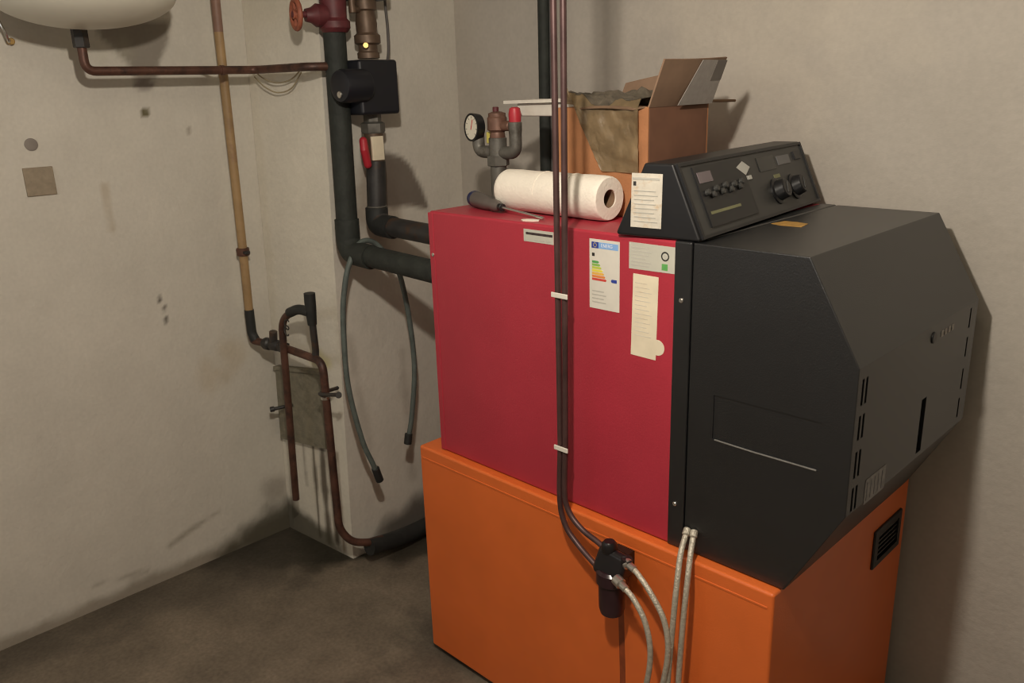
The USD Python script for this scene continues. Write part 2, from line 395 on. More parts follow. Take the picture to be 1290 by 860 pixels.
wn = UsdGeom.Xform.Define(stage, '/World/added_window_1'); tag(wn.GetPrim(), kind='structure'); BASE['/World/added_window_1'] = np.zeros(3)  # unseen window, added to go with the fill light
part(wn.GetPrim(), 'frame', diff(rbox((-.72, YN - .001, 1.46), (.52, YN + .035, 2.14), .006), box((-.65, YN - .1, 1.525), (.45, YN + .1, 2.075))), 'tank_white')
part(wn.GetPrim(), 'sill', rbox((-.76, YN - .001, 1.42), (.56, YN + .07, 1.46), .006), 'tank_white')

# lamp: bare bulb on a short cord
tag(lamp_x.GetPrim(), 'bare warm bulb hanging on a short cord from the cellar ceiling', 'lamp'); BASE['/World/ceiling_lamp'] = np.array(LAMP_POS)
lx, ly, lz = LAMP_POS
part(lamp_x.GetPrim(), 'socket', cyl((lx, ly, lz + .060), (lx, ly, lz + .125), .020), 'black_plastic')
part(lamp_x.GetPrim(), 'cord', tube([(lx, ly, lz + .12), (lx, ly, ZC - .02)], .004, 8), 'black_plastic')
part(lamp_x.GetPrim(), 'ceiling_cap', cyl((lx, ly, ZC - .03), (lx, ly, ZC), .04), 'black_plastic')

# ------------------------------------------------------------------ storage tank (orange base)
BX, BW, BH = 1.0758, .685, .654
tank = thing('storage_tank', 'bright orange sheet metal storage tank standing on the floor under the red boiler', 'water tank', (.54, .34, ZF))
case = rbox((0, 0, 0), (BX, BW, BH), .007)
pl = [(.482, .481), (.655, .487), (.640, .582), (.482, .582)]
case = diff(case, box((BX - .012, .497, .494), (BX + .01, .630, .572)))
part(tank, 'casing', case, 'orange_paint', 25)
part(tank, 'side_trim', rbox((.012, -.0014, BH - .036), (BX - .012, .001, BH - .031), .0008), 'orange_paint')
gr = part(tank, 'front_grille', diff(rbox((BX - .002, .484, .482), (BX + .006, .645, .584), .004), box((BX - .02, .505, .500), (BX + .02, .625, .566))), 'black_plastic')
part(gr, 'grille_back', box((BX - .0115, .499, .496), (BX - .0095, .628, .570)), 'slot_black')
for k in range(5): part(gr, 'grille_bar', rbox((BX - .009, .500, .507 + k * .0125), (BX + .003, .627, .512 + k * .0125), .001), 'black_plastic')
for fx in (.06, BX - .06):
    for fy in (.06, BW - .06): part(tank, 'foot', cyl((fx, fy, ZF), (fx, fy, .001), .028), 'black_plastic')
part(tank, 'oil_run', flat(Polygon([(.700, .50), (.716, .50), (.724, .3), (.730, .02), (.712, .02), (.708, .28)]), (0, .0001, 0), (1, 0, 0), (0, 0, 1), .0003), 'oil_stain', label='dark dried drip below the oil filter')

# ------------------------------------------------------------------ boiler
YS, YE, ZT, XS = .024, .640, 1.311, .818
boiler = thing('boiler', 'red oil boiler with a dark grey burner hood standing on the orange tank', 'boiler', (.6, .33, BH))
part(boiler, 'red_jacket', rbox((.073, YS, BH + .001), (XS, YE, ZT), .006), 'red_paint', 25)
part(boiler, 'back_trim', rbox((.070, YS - .0015, BH + .003), (.088, YS + .004, ZT - .004), .0015), 'red_paint')
part(boiler, 'front_frame', rbox((XS - .004, YS - .003, BH + .001), (.853, YE + .001, ZT + .001), .004), 'anthracite', 25)
x0, xg, xh, zh, zi, xj = .855, 1.086, 1.1875, 1.131, .852, 1.0825
prof = np.array([(x0, BH + .003), (xj, BH + .003), (xh, zi), (xh, zh), (xg, ZT), (x0, ZT)])
r = .0022
inner = Polygon(prof).buffer(-r, join_style=2)
hood = round_hull([(x, y, z) for x, z in list(inner.exterior.coords)[:-1] for y in (YS + r, YE - r)], r)
cuts = []; slots = []
zs = [(1.059, 1.108), (.994, 1.040), (.920, .972), (.855, .902)]
for za, zb in zs:
    for ya in (.0415, .0575): slots.append((ya, ya + .0085, za, zb))
zr = [(1.076, 1.120), (1.010, 1.055), (.935, .983), (.868, .914)]
for za, zb in zr:
    for ya in (.590,): slots.append((ya, ya + .0085, za, zb))
slots.append((.352, .378, .862, .980))
for ya, yb, za, zb in slots: cuts.append(box((xh - .016, ya, za), (xh + .02, yb, zb)))
cuts.append(box((.912, YS - .02, .926), (1.132, YS + .003, 1.018)))
hood = diff(hood, *cuts)
hd = part(boiler, 'burner_hood', hood, 'anthracite', 25)
for ya, yb, za, zb in slots: part(hd, 'vent_slot', box((xh - .0162, ya + .0002, za + .0002), (xh - .0135, yb - .0002, zb - .0002)), 'slot_black')
part(hd, 'hand_grip', box((.9122, YS + .0022, .9262), (1.1318, YS + .0040, 1.0178)), 'anthracite', label='shallow rectangular grip recess in the hood side')
part(hd, 'grip_lip', tube([(.918, YS - .0006, .9255), (1.0, YS - .0010, .9245), (1.128, YS - .0006, .9255)], .0018, 8), 'lip_highlight', label='lower lip of the grip recess with its highlight painted in')
part(hd, 'emblem', cyl((xh - .002, .375, 1.105), (xh + .003, .375, 1.105), .012), 'black_plastic', label='small dark oval badge on the hood front')
for k in range(4): part(hd, 'emblem_stroke', rbox((xh, .418 + k * .020, 1.096), (xh + .0012, .430 + k * .020, 1.109), .0005), 'grey_label')
st = part(hd, 'foil_sticker', rbox((xh, .100, .847), (xh + .0008, .193, .897), .0003), 'clear_sticker', label='shiny foil sticker low on the hood front')
for k in range(5): part(st, 'print_line', rbox((xh + .0005, .108 + k * .017, .853), (xh + .0013, .112 + k * .017, .890), .0003), 'lens_grey')
part(hd, 'ochre_sticker', flat(Polygon([(.862, .306), (.888, .296), (.934, .300), (.926, .345), (.900, .352), (.870, .352)]), (0, 0, ZT), (1, 0, 0), (0, 1, 0), .0006), 'ochre', label='torn ochre sticker on top of the hood')
for x, z in ((.833, 1.196), (.832, .756)): part(boiler, 'screw', cyl((x, YS - .002, z), (x, YS - .006, z), .0048), 'chrome')
part(boiler, 'screw', cyl((.083, YS - .0005, 1.2), (.083, YS - .004, 1.2), .005), 'chrome')

# stickers on the red side: thin flat print, facing -y
def sk(parent, name, poly, material, lift=0.0, t=.0006, label=None): return part(parent, name, flat(poly, (0, YS - lift, 0), (1, 0, 0), (0, 0, 1), t), material, label=label)


np_ = sk(boiler, 'name_plate', rect(.407, 1.269, .498, 1.297), 'sticker_grey', label='small pale plate with a dark bar near the top edge')
sk(np_, 'print_bar', rect(.414, 1.285, .495, 1.2905), 'print_black', .0006, .0003)
for k in range(3): sk(np_, 'print_line', rect(.440 + k * .018, 1.273, .453 + k * .018, 1.276), 'print_grey', .0006, .0003)
en = sk(boiler, 'energy_label', rect(.600, 1.145, .680, 1.2945), 'sticker', label='white energy label with coloured arrows')
sk(en, 'blue_band', rect(.606, 1.2755, .676, 1.2885), 'band_blue', .0006, .0003)
sk(en, 'flag', rect(.606, 1.2755, .6245, 1.2885), 'flag_blue', .0008, .0003)
for k in range(12):
    a = k * math.pi / 6; sk(en, 'star', blob(.6153 + .0042 * math.cos(a), 1.282 + .0042 * math.sin(a), .0007), 'star_yellow', .0011, .0002)


def words(parent, name, text, x, z, h, material, lift):
    t = meshkit.text_mesh(text, h, .0003); v = t.vertices
    t.vertices = np.c_[x + v[:, 0], YS - lift - v[:, 2], z + v[:, 1]]
    if t.volume < 0: t.invert()
    return part(parent, name, t, material, False)


words(en, 'lettering', 'ENERG', .631, 1.279, .0068, 'print_white', .0009)
sk(en, 'maker_mark', rect(.607, 1.258, .614, 1.265), 'print_dark', .0006, .0003)
for k, c in enumerate(('green_a', 'green_b', 'green_c', 'yellow_d', 'orange_e', 'orange_f', 'red_g')):
    z = 1.2435 - k * .0062; w = .016 + k * .0034
    sk(en, 'arrow', Polygon([(.607, z), (.607 + w, z), (.607 + w + .003, z + .0025), (.607 + w, z + .005), (.607, z + .005)]), c, .0006, .0003)
sk(en, 'class_arrow', Polygon([(.660, 1.2065), (.673, 1.2065), (.673, 1.2135), (.660, 1.2135), (.6575, 1.210)]), 'flag_blue', .0006, .0003)
for k in range(4): sk(en, 'print_line', rect(.607, 1.158 + k * .008, .645 - (k % 2) * .006, 1.1605 + k * .008), 'print_grey', .0006, .0003)
rs = sk(boiler, 'rating_plate', Polygon([(.704, 1.2435), (.8145, 1.2455), (.8145, 1.298), (.704, 1.298)]), 'sticker_grey', label='wide silver rating plate in the top corner')
for k in range(6): sk(rs, 'print_line', rect(.709, 1.251 + k * .0072, .709 + (.045, .05, .036, .044, .05, .040)[k], 1.2533 + k * .0072), 'print_grey', .0006, .0003)
ring = Point(.7915, 1.2775).buffer(.0095).difference(Point(.7915, 1.2775).buffer(.0066))
sk(rs, 'print_ring', Polygon(ring.exterior.coords, [i.coords for i in ring.interiors]), 'print_dark', .0006, .0003)
sk(rs, 'print_mark', Polygon([(.7885, 1.2725), (.7945, 1.2725), (.7955, 1.281), (.7875, 1.281)]), 'print_grey', .0006, .0003)
sk(rs, 'green_square', rect(.784, 1.2495, .798, 1.2625), 'class_green', .0006, .0003)
sk(rs, 'square_mark', Polygon([(.787, 1.2515), (.791, 1.258), (.7955, 1.2605), (.794, 1.254)]), 'green_a', .0009, .0002)
lp = sk(boiler, 'paper_strip', shapely.union_all([Polygon([(.711, 1.061), (.774, 1.0600), (.777, 1.234), (.715, 1.2345)]), Point(.778, 1.088).buffer(.0165)]), 'sticker_cream', label='tall cream paper strip with a rounded bump')
for k in range(13): sk(lp, 'print_line', rect(.720, 1.105 + k * .0092, .720 + .042 - (k * 7 % 5) * .003, 1.1063 + k * .0092), 'sticker_aged', .0006, .0003)

# control panel: a wedge turned a few degrees on the boiler top
PU = np.array([-.1, .995, 0]); PU /= np.linalg.norm(PU); PV = np.array([-PU[1], PU[0], 0]); PO = np.array([.868, .028, 1.3125]); UP = np.array([0, 0, 1.])
PW = .630
cor = [(0, .0), (.063, .1435), (.125, .1435), (.190, 0)]
ci = Polygon(cor).buffer(-.005, join_style=2)
wedge = round_hull([PO + PV * d + UP * h + PU * w for d, h in list(ci.exterior.coords)[:-1] for w in (.005, PW - .005)], .005)
cp = part(boiler, 'control_panel', wedge, 'panel_black', 25, label='black wedge shaped control panel')
PS = PV * .063 + UP * .1435; SL = np.linalg.norm(PS); PSn = PS / SL; PN = np.cross(PU, PSn)


def onface(poly, lift, t): return flat(Polygon([(u, s * SL) for u, s in poly]), PO + PN * lift, PU, PSn, t)


def fr(u0, s0, u1, s1): return [(u0, s0), (u1, s0), (u1, s1), (u0, s1)]


face = Polygon([(u, s * SL) for u, s in fr(.012, .045, PW - .012, .955)])
part(cp, 'front_plate', flat(face, PO - PN * .0002, PU, PSn, .0022), 'panel_face', label='dark grey front plate of the control panel')
bz = Polygon([(u, s * SL) for u, s in fr(.006, .02, PW - .006, .985)], [[(u, s * SL) for u, s in fr(.014, .06, PW - .014, .945)]])
part(cp, 'front_bezel', flat(bz, PO - PN * .0002, PU, PSn, .0055), 'panel_black')
part(cp, 'button_panel', onface(fr(.055, .13, .272, .91), .0015, .004), 'black_plastic')
part(cp, 'display', onface(fr(.064, .690, .120, .828), .005, .002), 'lens_mauve', label='pale mauve display window')
for u, s in ((.078, .56), (.098, .52), (.118, .585), (.140, .53), (.160, .60), (.180, .53), (.200, .585), (.222, .54), (.236, .60)):
    part(cp, 'button', cyl(PO + PU * u + PSn * s * SL + PN * .004, PO + PU * u + PSn * s * SL + PN * .013, .0065, .0015, 14), 'panel_face')
part(cp, 'label_strip', onface(fr(.068, .285, .202, .322), .005, .0012), 'strip_olive', label='pale olive lettering strip')
part(cp, 'emblem', onface([(.239, .794), (.275, .864), (.303, .766), (.272, .668)], .004, .0018), 'emblem_pale', label='pale diamond emblem')
for k, (a, b) in enumerate(((.250, .262), (.266, .276), (.280, .298))): part(cp, 'emblem_stroke', onface(fr(a, .60, b, .655), .004, .0012), 'emblem_pale')
part(cp, 'meter', onface(fr(.352, .665, .442, .872), .0018, .002), 'lens_dark')
part(cp, 'meter', onface(fr(.460, .705, .530, .838), .0018, .002), 'lens_grey')
part(cp, 'switch', onface(fr(.556, .735, .592, .858), .0018, .005), 'black_plastic')
part(cp, 'mark', onface(fr(.415, .53, .448, .585), .0018, .0012), 'strip_olive')
for u in (.405, .505):
    c = PO + PU * u + PSn * .345 * SL
    k = part(cp, 'knob', lathe([(0, 0), (.030, 0), (.030, .004), (.024, .006), (.021, .024), (.019, .026), (0, .026)], c + PN * .0018, PN, 28), 'black_plastic', label='round black thermostat knob')
    part(k, 'pointer', round_hull([c + PN * .028 + PSn * .012 + PU * .005, c + PN * .028 - PSn * .010 - PU * .004], .0022), 'panel_face')
cs = part(cp, 'side_sticker', flat([(.0855, .019), (.154, .0185), (.152, .124), (.084, .124)][::-1], PO - PU * .0002, PV, UP, .0008), 'sticker_aged', label='aged white text sticker on the panel side')
bad = flat([(.0855, .019), (.154, .0185), (.152, .124), (.084, .124)], PO, PV, UP, .0008)
part(cs, 'print_bar', flat(rect(.090, .112, .150, .116), PO - PU * .0012, PV, UP, .0012), 'print_grey')
part(cs, 'print_mark', flat(rect(.142, .100, .148, .108), PO - PU * .0012, PV, UP, .0012), 'print_dark')
for k in range(8): part(cs, 'print_line', flat(rect(.094 + (k % 3) * .004, .030 + k * .0085, .146, .0318 + k * .0085), PO - PU * .0012, PV, UP, .0012), 'print_grey')

# ------------------------------------------------------------------ things on the boiler top
# kitchen roll, lying along the back half of the top
ra, rb = np.array([.225, .153, ZT + .0505]), np.array([.562, .140, ZT + .0505]); L = np.linalg.norm(rb - ra); ax = (rb - ra) / L
roll = thing('paper_towel_roll', 'white paper towel roll lying on its side on the red boiler top', 'paper roll', ((ra + rb) / 2 - [0, 0, .05]))
prof = [(.0205, .001), (.040, .0), (.046, .004), (.0497, .012)] + [(.0497 + .0006 * math.sin(k * 1.7), .02 + k * (L - .04) / 9) for k in range(10)] + [(.0492, L - .006), (.0475, L - .001), (.046, L), (.0205, L), (.0205, .001)]
part(roll, 'paper', lathe(prof, ra, ax, 48), 'towel', 40)
part(roll, 'core', lathe([(.0185, .004), (.0203, .004), (.0203, L - .003), (.0185, L - .003), (.0185, .004)], ra, ax, 30), 'card_core', label='brown cardboard core')
side = np.cross(ax, UP); side /= np.linalg.norm(side)
for q in (.42, .70):
    c = ra + ax * L * q; part(roll, 'crease', tube([c + .0500 * (math.cos(a) * side + math.sin(a) * UP) for a in np.linspace(.0, 2.6, 16)], .0010, 6), 'towel')
fl = [ra + ax * s * L + side * .012 - UP * (.0500) for s in (.02, .98)]

d0 = np.array([.112, .140, ZT + .0222]); d1 = np.array([.262, .094, ZT + .0155]); d2 = np.array([.430, .066, ZT + .0055]); da = (d1 - d0) / np.linalg.norm(d1 - d0); DL = np.linalg.norm(d1 - d0)
drv = thing('screwdriver', 'screwdriver with a dark blue ended handle beside the paper roll', 'screwdriver', (.2, .13, ZT))
part(drv, 'handle', lathe([(0, .022), (.0200, .022), (.0198, .06), (.0180, .095), (.0140, .11), (.0150, .125), (.0140, .14), (.009, DL), (0, DL)], d0, da, 20), 'driver_grey')
part(drv, 'handle_cap', lathe([(0, 0), (.013, .001), (.0190, .006), (.0205, .014), (.0202, .024), (0, .024)], d0, da, 20), 'driver_blue', label='dark blue rounded handle end')
part(drv, 'collar', cyl(d1 - da * .006, d1 + da * .012, .0095), 'black_plastic')
part(drv, 'shaft', tube([d1 + da * .008, d2], .0032, 10), 'chrome')
scr = thing('paper_scrap', 'small torn scrap of white paper on the red boiler top', 'paper', (.40, .052, ZT))
part(scr, 'torn_paper', flat(Polygon([(.378, .046), (.392, .037), (.415, .044), (.425, .055), (.418, .066), (.398, .066), (.385, .058)]), (0, 0, ZT), (1, 0, 0), (0, 1, 0), .0018), 'paper_white')

# safety group with gauge on a stub pipe
gx, gy = .100, .250
sg = thing('safety_valve_group', 'grey safety group with round pressure gauge and red cap on the boiler', 'valve', (gx, gy, ZT))
part(sg, 'stub_pipe', cyl((gx, gy, ZT - .0005), (gx, gy, 1.42), .0215), 'grey_steel')
part(sg, 'nut', hexnut((gx, gy, 1.405), (gx, gy, 1.432), .030), 'grey_steel')
part(sg, 'manifold', cat(tube(fillet([(gx - .074, gy, 1.49), (gx - .074, gy, 1.440), (gx, gy, 1.440), (gx + .066, gy, 1.440), (gx + .066, gy, 1.50)], .022), .0165), cyl((gx, gy, 1.425), (gx, gy, 1.478), .024)), 'grey_steel')
part(sg, 'safety_valve', lathe([(0, 0), (.018, 0), (.021, .010), (.019, .022), (.026, .028), (.026, .058), (.023, .062), (.023, .070), (.012, .074), (0, .075)], (gx, gy, 1.470), (0, 0, 1), 24), 'bronze', label='brown bronze safety valve')
part(sg, 'valve_tip', cyl((gx - .004, gy, 1.543), (gx - .004, gy, 1.556), .008), 'red_cast')
part(sg, 'side_outlet', cyl((gx + .02, gy, 1.508), (gx + .050, gy, 1.508), .013), 'bronze')
part(sg, 'air_vent', lathe([(0, 0), (.0165, 0), (.0175, .012), (.0175, .030), (.012, .034), (0, .034)], (gx + .066, gy, 1.487), (0, 0, 1), 24), 'grey_steel')
part(sg, 'red_cap', lathe([(0, 0), (.0155, 0), (.0165, .02), (.0135, .034), (.008, .037), (0, .037)], (gx + .066, gy, 1.518), (0, 0, 1), 24), 'red_plastic', label='red plastic cap')
gc = np.array([gx - .082, gy - .012, 1.504]); gn = np.array([-.20, -.975, .04]); gn /= np.linalg.norm(gn)
gau = part(sg, 'pressure_gauge', lathe([(0, -.024), (.020, -.024), (.0345, -.018), (.0365, -.004), (.0365, .006), (.0325, .007), (.0325, .003), (0, .003)], gc, gn, 36), 'black_plastic', label='round pressure gauge with white dial')
part(gau, 'dial', cyl(gc + gn * .0025, gc + gn * .0042, .0320, .0003, 36), 'gauge_face')
gu = np.cross(UP, gn); gu /= np.linalg.norm(gu); gv = np.cross(gn, gu)
for k in range(9):
    a = math.radians(225 - k * 33.75); d = gu * math.cos(a) + gv * math.sin(a)
    part(gau, 'tick', tube([gc + gn * .0043 + d * .023, gc + gn * .0043 + d * .0285], .0007, 5), 'print_dark')
part(gau, 'needle', tube([gc + gn * .0048 - gv * .006 - gu * .002, gc + gn * .0048 + gv * .020 + gu * .006], .0012, 6), 'needle_red')
part(sg, 'gauge_neck', cyl((gx - .074, gy, 1.47), gc - gn * .012, .009), 'dark_steel')
part(sg, 'yellow_tag', rbox((gx - .040, gy - .004, 1.462), (gx - .018, gy + .004, 1.492), .003), 'yellow_tag', label='small yellow tag behind the manifold')

# cardboard box with open flaps
bx0, bx1, by0, by1, bz0, bz1 = .345, .612, .208, .448, ZT + .0005, 1.554
cb = thing('cardboard_box', 'open brown cardboard box with raised flaps behind the control panel', 'cardboard box', ((bx0 + bx1) / 2, (by0 + by1) / 2, bz0))
w = .005
part(cb, 'side_wall', rbox((bx0, by0, bz0), (bx1, by0 + w, bz1), .0015), 'cardboard')
part(cb, 'side_wall', rbox((bx0, by1 - w, bz0), (bx1, by1, bz1), .0015), 'cardboard')
part(cb, 'end_wall', rbox((bx1 - w, by0 + w, bz0), (bx1, by1 - w, bz1), .0015), 'cardboard_end_shaded')
part(cb, 'end_wall', rbox((bx0, by0 + w, bz0), (bx0 + w, by1 - w, bz1), .0015), 'cardboard')
part(cb, 'bottom', box((bx0 + w, by0 + w, bz0), (bx1 - w, by1 - w, bz0 + .004)), 'cardboard')


def flap(c, t):
    """A flap with a slight warp: c = four corners, hinge first."""
    c = [np.array(p, float) for p in c]; n = np.cross(c[1] - c[0], c[3] - c[0]); n /= np.linalg.norm(n); V = []; k = 7
    for s in np.linspace(0, 1, k):
        for q in np.linspace(0, 1, k):
            p = (1 - s) * (1 - q) * c[0] + s * (1 - q) * c[1] + s * q * c[2] + (1 - s) * q * c[3] + n * .006 * math.sin(3 * s) * math.sin(2.2 * q)
            V += [p - n * t / 2, p + n * t / 2]
    F = []
    for i in range(k - 1):
        for j in range(k - 1):
            a, b, d, e = [2 * (i * k + j), 2 * ((i + 1) * k + j), 2 * ((i + 1) * k + j + 1), 2 * (i * k + j + 1)]
            F += [[a, d, b], [a, e, d], [a + 1, b + 1, d + 1], [a + 1, d + 1, e + 1]]
    ed = [i * k for i in range(k)] + [(k - 1) * k + j for j in range(1, k)] + [i * k + k - 1 for i in range(k - 2, -1, -1)] + list(range(k - 2, 0, -1))
    for a, b in zip(ed, ed[1:] + ed[:1]): F += [[2 * a, 2 * b, 2 * b + 1], [2 * a, 2 * b + 1, 2 * a + 1]]
    m = trimesh.Trimesh(V, F); trimesh.repair.fix_normals(m); return m


ff = part(cb, 'flap', flap([(bx1 - .001, by0 + .002, bz1 - .001), (bx1 - .001, by1 - .002, bz1 - .001), (.652, by1 + .002, 1.655), (.648, by0 + .004, 1.650)], .004), 'cardboard_inside', label='front flap standing up, half covered by a grey label')
e0, e1 = np.array([bx1 + .004, by0 + .085, bz1 + .006]), np.array([.653, .345, 1.6515])


def onflap(a, b): return np.array([.6125, by0, bz1]) + np.array([0, 1, 0]) * a * .238 + np.array([.0375, 0, .0985]) * b + np.array([.0085, 0, -.003])


def fplate(pts, t=.0012):
    P = [onflap(*p) for p in pts]; n = np.array([.93, 0, -.36]); return hull([p for p in P] + [p + n * t for p in P])


part(ff, 'grey_label', fplate([(.40, .03), (.985, .03), (.985, .985), (.57, .985)]), 'grey_label', label='grey printed label on the flap')
part(ff, 'grey_tape', fplate([(.80, .55), (.985, .56), (.985, .985), (.82, .985)], .0022), 'grey_tape')
part(cb, 'flap', flap([(bx0 + .002, by1 - .003, bz1 - .001), (bx1 - .006, by1 - .003, bz1 - .001), (bx1 - .02, by1 + .030, 1.636), (bx0 + .004, by1 + .026, 1.604)], .004), 'cardboard_inside', label='rear flap leaning up towards the wall')
sk_ = thing('wooden_stick', 'thin wooden stick lying across the open box towards the wall', 'stick', (.54, .5, 1.556))
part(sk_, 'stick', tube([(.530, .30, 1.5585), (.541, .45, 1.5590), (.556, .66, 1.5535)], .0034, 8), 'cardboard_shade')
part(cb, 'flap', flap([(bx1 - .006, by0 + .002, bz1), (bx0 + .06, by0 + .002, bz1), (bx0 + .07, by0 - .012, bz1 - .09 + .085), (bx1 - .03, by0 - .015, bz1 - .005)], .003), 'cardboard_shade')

# crumpled plastic bag stuffed in the box and hanging over its side
nu, nv = 46, 40
s, t = np.meshgrid(np.linspace(0, 1, nu), np.linspace(0, 1, nv), indexing='ij')
X = .375 + .215 * s + (t - .5) * .02 * (s - .5); Yb = np.where(t < .62, by1 - .02 - (by1 - by0 - .02) * (t / .62), by0 - .004 - .004 * np.sin(7 * s)); 
Zb = np.where(t < .62, bz1 + .018 + .012 * np.sin(5 * s + 3 * t), bz1 + .006 - (t - .62) / .38 * (.148 - .13 * np.clip(.52 - s, 0, .52) / .52 * 1.7))
Pn = np.c_[X.ravel(), Yb.ravel(), Zb.ravel()]; nz = meshkit.fbm(Pn * 28, 4, 5).reshape(nu, nv); ny = meshkit.fbm(Pn * 40, 3, 9).reshape(nu, nv)
topm = t < .62
Zb = Zb + np.where(topm, (nz - .5) * .055, 0); Yb = Yb - np.where(topm, 0, np.abs(ny - .35) * .020); X = X + (ny - .5) * .012


def surf(sel, th=.0012):
    j0, j1 = sel; V = np.c_[X[:, j0:j1].ravel(), Yb[:, j0:j1].ravel(), Zb[:, j0:j1].ravel()]; k = j1 - j0
    i, j = np.meshgrid(np.arange(nu - 1), np.arange(k - 1), indexing='ij'); a = (i * k + j).ravel()
    F = np.vstack([np.c_[a, a + k, a + k + 1], np.c_[a, a + k + 1, a + 1]]); m = trimesh.Trimesh(V, F, process=False)
    n = m.vertex_normals; N = len(V); rim = m.edges[trimesh.grouping.group_rows(m.edges_sorted, require_count=1)]
    side = np.vstack([np.c_[rim[:, 0], rim[:, 0] + N, rim[:, 1] + N], np.c_[rim[:, 0], rim[:, 1] + N, rim[:, 1]]])
    return trimesh.Trimesh(np.vstack([V, V - n * th]), np.vstack([F, F[:, ::-1] + N, side[:, ::-1]]), process=False)


bag = thing('plastic_bag', 'crumpled dirty plastic bag hanging over the left side of the box', 'plastic bag', (.48, .2, 1.45))
jm = int(.60 * nv)
part(bag, 'crumpled_top', surf((0, jm + 1)), 'film_dark', True, label='dark crumpled top of the bag')
part(bag, 'hanging_side', surf((jm, nv)), 'plastic_film', True)

slab = thing('foam_slab', 'white foam piece sticking out left of the cardboard box', 'foam packing', (.2, .3, 1.56))
part(slab, 'top_sheet', hull([(.090, .285, 1.562), (.090, .285, 1.570), (.42, .285, 1.566), (.42, .285, 1.574), (.085, .400, 1.563), (.085, .400, 1.571), (.42, .40, 1.566), (.42, .40, 1.574)]), 'foam_white')
part(slab, 'lower_block', rbox((.125, .300, 1.530), (.340, .395, 1.5635), .004), 'foam_white')

# ------------------------------------------------------------------ oil lines, filter and hoses in front of the red side
oy = -.045
ol = thing('oil_line', 'pair of thin dark copper oil pipes hanging down in front of the red side', 'pipe', (.58, oy, .6))
part(ol, 'pipe', tube(np.vstack([spline([(.5685, oy, ZC), (.569, oy, 1.75), (.570, oy, 1.20), (.571, oy, .84)], 3)[:-1], spline([(.571, oy, .84), (.567, oy, .70), (.583, oy, .64), (.618, oy, .606), (.668, oy - .004, .580), (.700, oy - .006, .566)], 8)]), .0066, 12), 'copper_line')
part(ol, 'pipe', tube(np.vstack([spline([(.5945, oy, ZC), (.594, oy, 1.75), (.590, oy, 1.20), (.586, oy, .84)], 3)[:-1], spline([(.586, oy, .84), (.582, oy, .72), (.596, oy, .676), (.632, oy, .648), (.676, oy, .634), (.705, oy - .002, .626)], 8)]), .0066, 12), 'copper_line')
for z, xa, xb in ((1.182, .570, .590), (.832, .571, .586)):
    cl_ = part(ol, 'pipe_clip', rbox((xa - .011, oy - .0105, z - .0055), (xb + .014, oy - .0066, z + .0055), .0015), 'foam_white', label='pale plastic pipe clip')
fx, fy = .724, -.052
of = thing('oil_filter', 'black oil filter hanging on the orange tank side below the pipes', 'oil filter', (fx, fy, .47))
part(of, 'filter_head', round_hull([(fx - .026, fy - .012, .588), (fx + .026, fy - .012, .588), (fx - .026, fy + .018, .588), (fx + .026, fy + .018, .588), (fx - .020, fy, .625), (fx + .030, fy, .622)], .014), 'oil_filter')
part(of, 'filter_bowl', lathe([(0, -.115), (.014, -.113), (.026, -.104), (.0295, -.090), (.0305, -.03), (.036, -.026), (.036, 0), (.030, .006), (0, .006)], (fx, fy, .585), (0, 0, 1), 30), 'filter_bowl')
part(of, 'valve_knob', lathe([(0, 0), (.016, 0), (.018, .008), (.017, .020), (.012, .026), (0, .026)], (fx - .008, fy, .628), (0, 0, 1), 20), 'oil_filter')
part(of, 'valve_knob', lathe([(0, 0), (.013, 0), (.015, .008), (.013, .020), (0, .022)], (fx + .034, fy, .612), (.3, 0, 1), 20), 'oil_filter')
part(of, 'inlet', cyl((fx - .032, oy - .006, .570), (fx - .012, oy - .006, .578), .013), 'oil_filter')
part(of, 'inlet', cyl((fx - .026, oy - .002, .624), (fx - .004, oy - .002, .622), .012), 'oil_filter')
part(of, 'bracket', box((fx - .022, fy + .028, .575), (fx + .022, 0, .620)), 'oil_filter')


def hose(label, fit0, pts, end):
    h = thing('fuel_hose', label, 'hose', (pts[0][0], pts[0][1], pts[0][2]))
    P = spline(pts, 14)
    part(h, 'braided_tube', tube(P, .0062, 12), 'hose_braid', True)
    a, b = np.array(fit0[0]), np.array(fit0[1]); ax_ = (b - a) / np.linalg.norm(b - a)
    part(h, 'coupling', cyl(a, a + ax_ * .020, .0125), 'chrome')
    part(h, 'ferrule', cyl(a + ax_ * .018, b, .0085), 'chrome')
    part(h, 'end_ferrule', cyl(P[-1], P[-1] + (P[-1] - P[-6]) / np.linalg.norm(P[-1] - P[-6]) * .016, .0080), 'hose_braid')


hose('braided fuel hose from the front filter outlet, the nearer of two', ((.758, -.083, .594), (.793, -.092, .586)),
     [(.788, -.091, .587), (.812, -.093, .574), (.842, -.094, .536), (.858, -.094, .475), (.853, -.093, .400), (.828, -.090, .300), (.800, -.085, .180), (.808, -.080, .070), (.838, -.075, .045), (.868, -.070, .110), (.880, -.066, .300), (.884, -.062, .420), (.889, -.058, .545), (.887, -.046, .620), (.877, -.020, .674), (.868, .010, .700)], None)
hose('braided fuel hose from the rear filter outlet, set further right', ((.752, -.052, .622), (.790, -.058, .616)),
     [(.786, -.058, .617), (.808, -.063, .608), (.842, -.068, .582), (.874, -.069, .536), (.886, -.070, .470), (.876, -.072, .380), (.850, -.072, .260), (.842, -.066, .130), (.862, -.058, .070), (.888, -.054, .130), (.899, -.052, .300), (.902, -.050, .420), (.906, -.047, .545), (.905, -.036, .622), (.895, -.012, .674), (.885, .012, .700)], None)

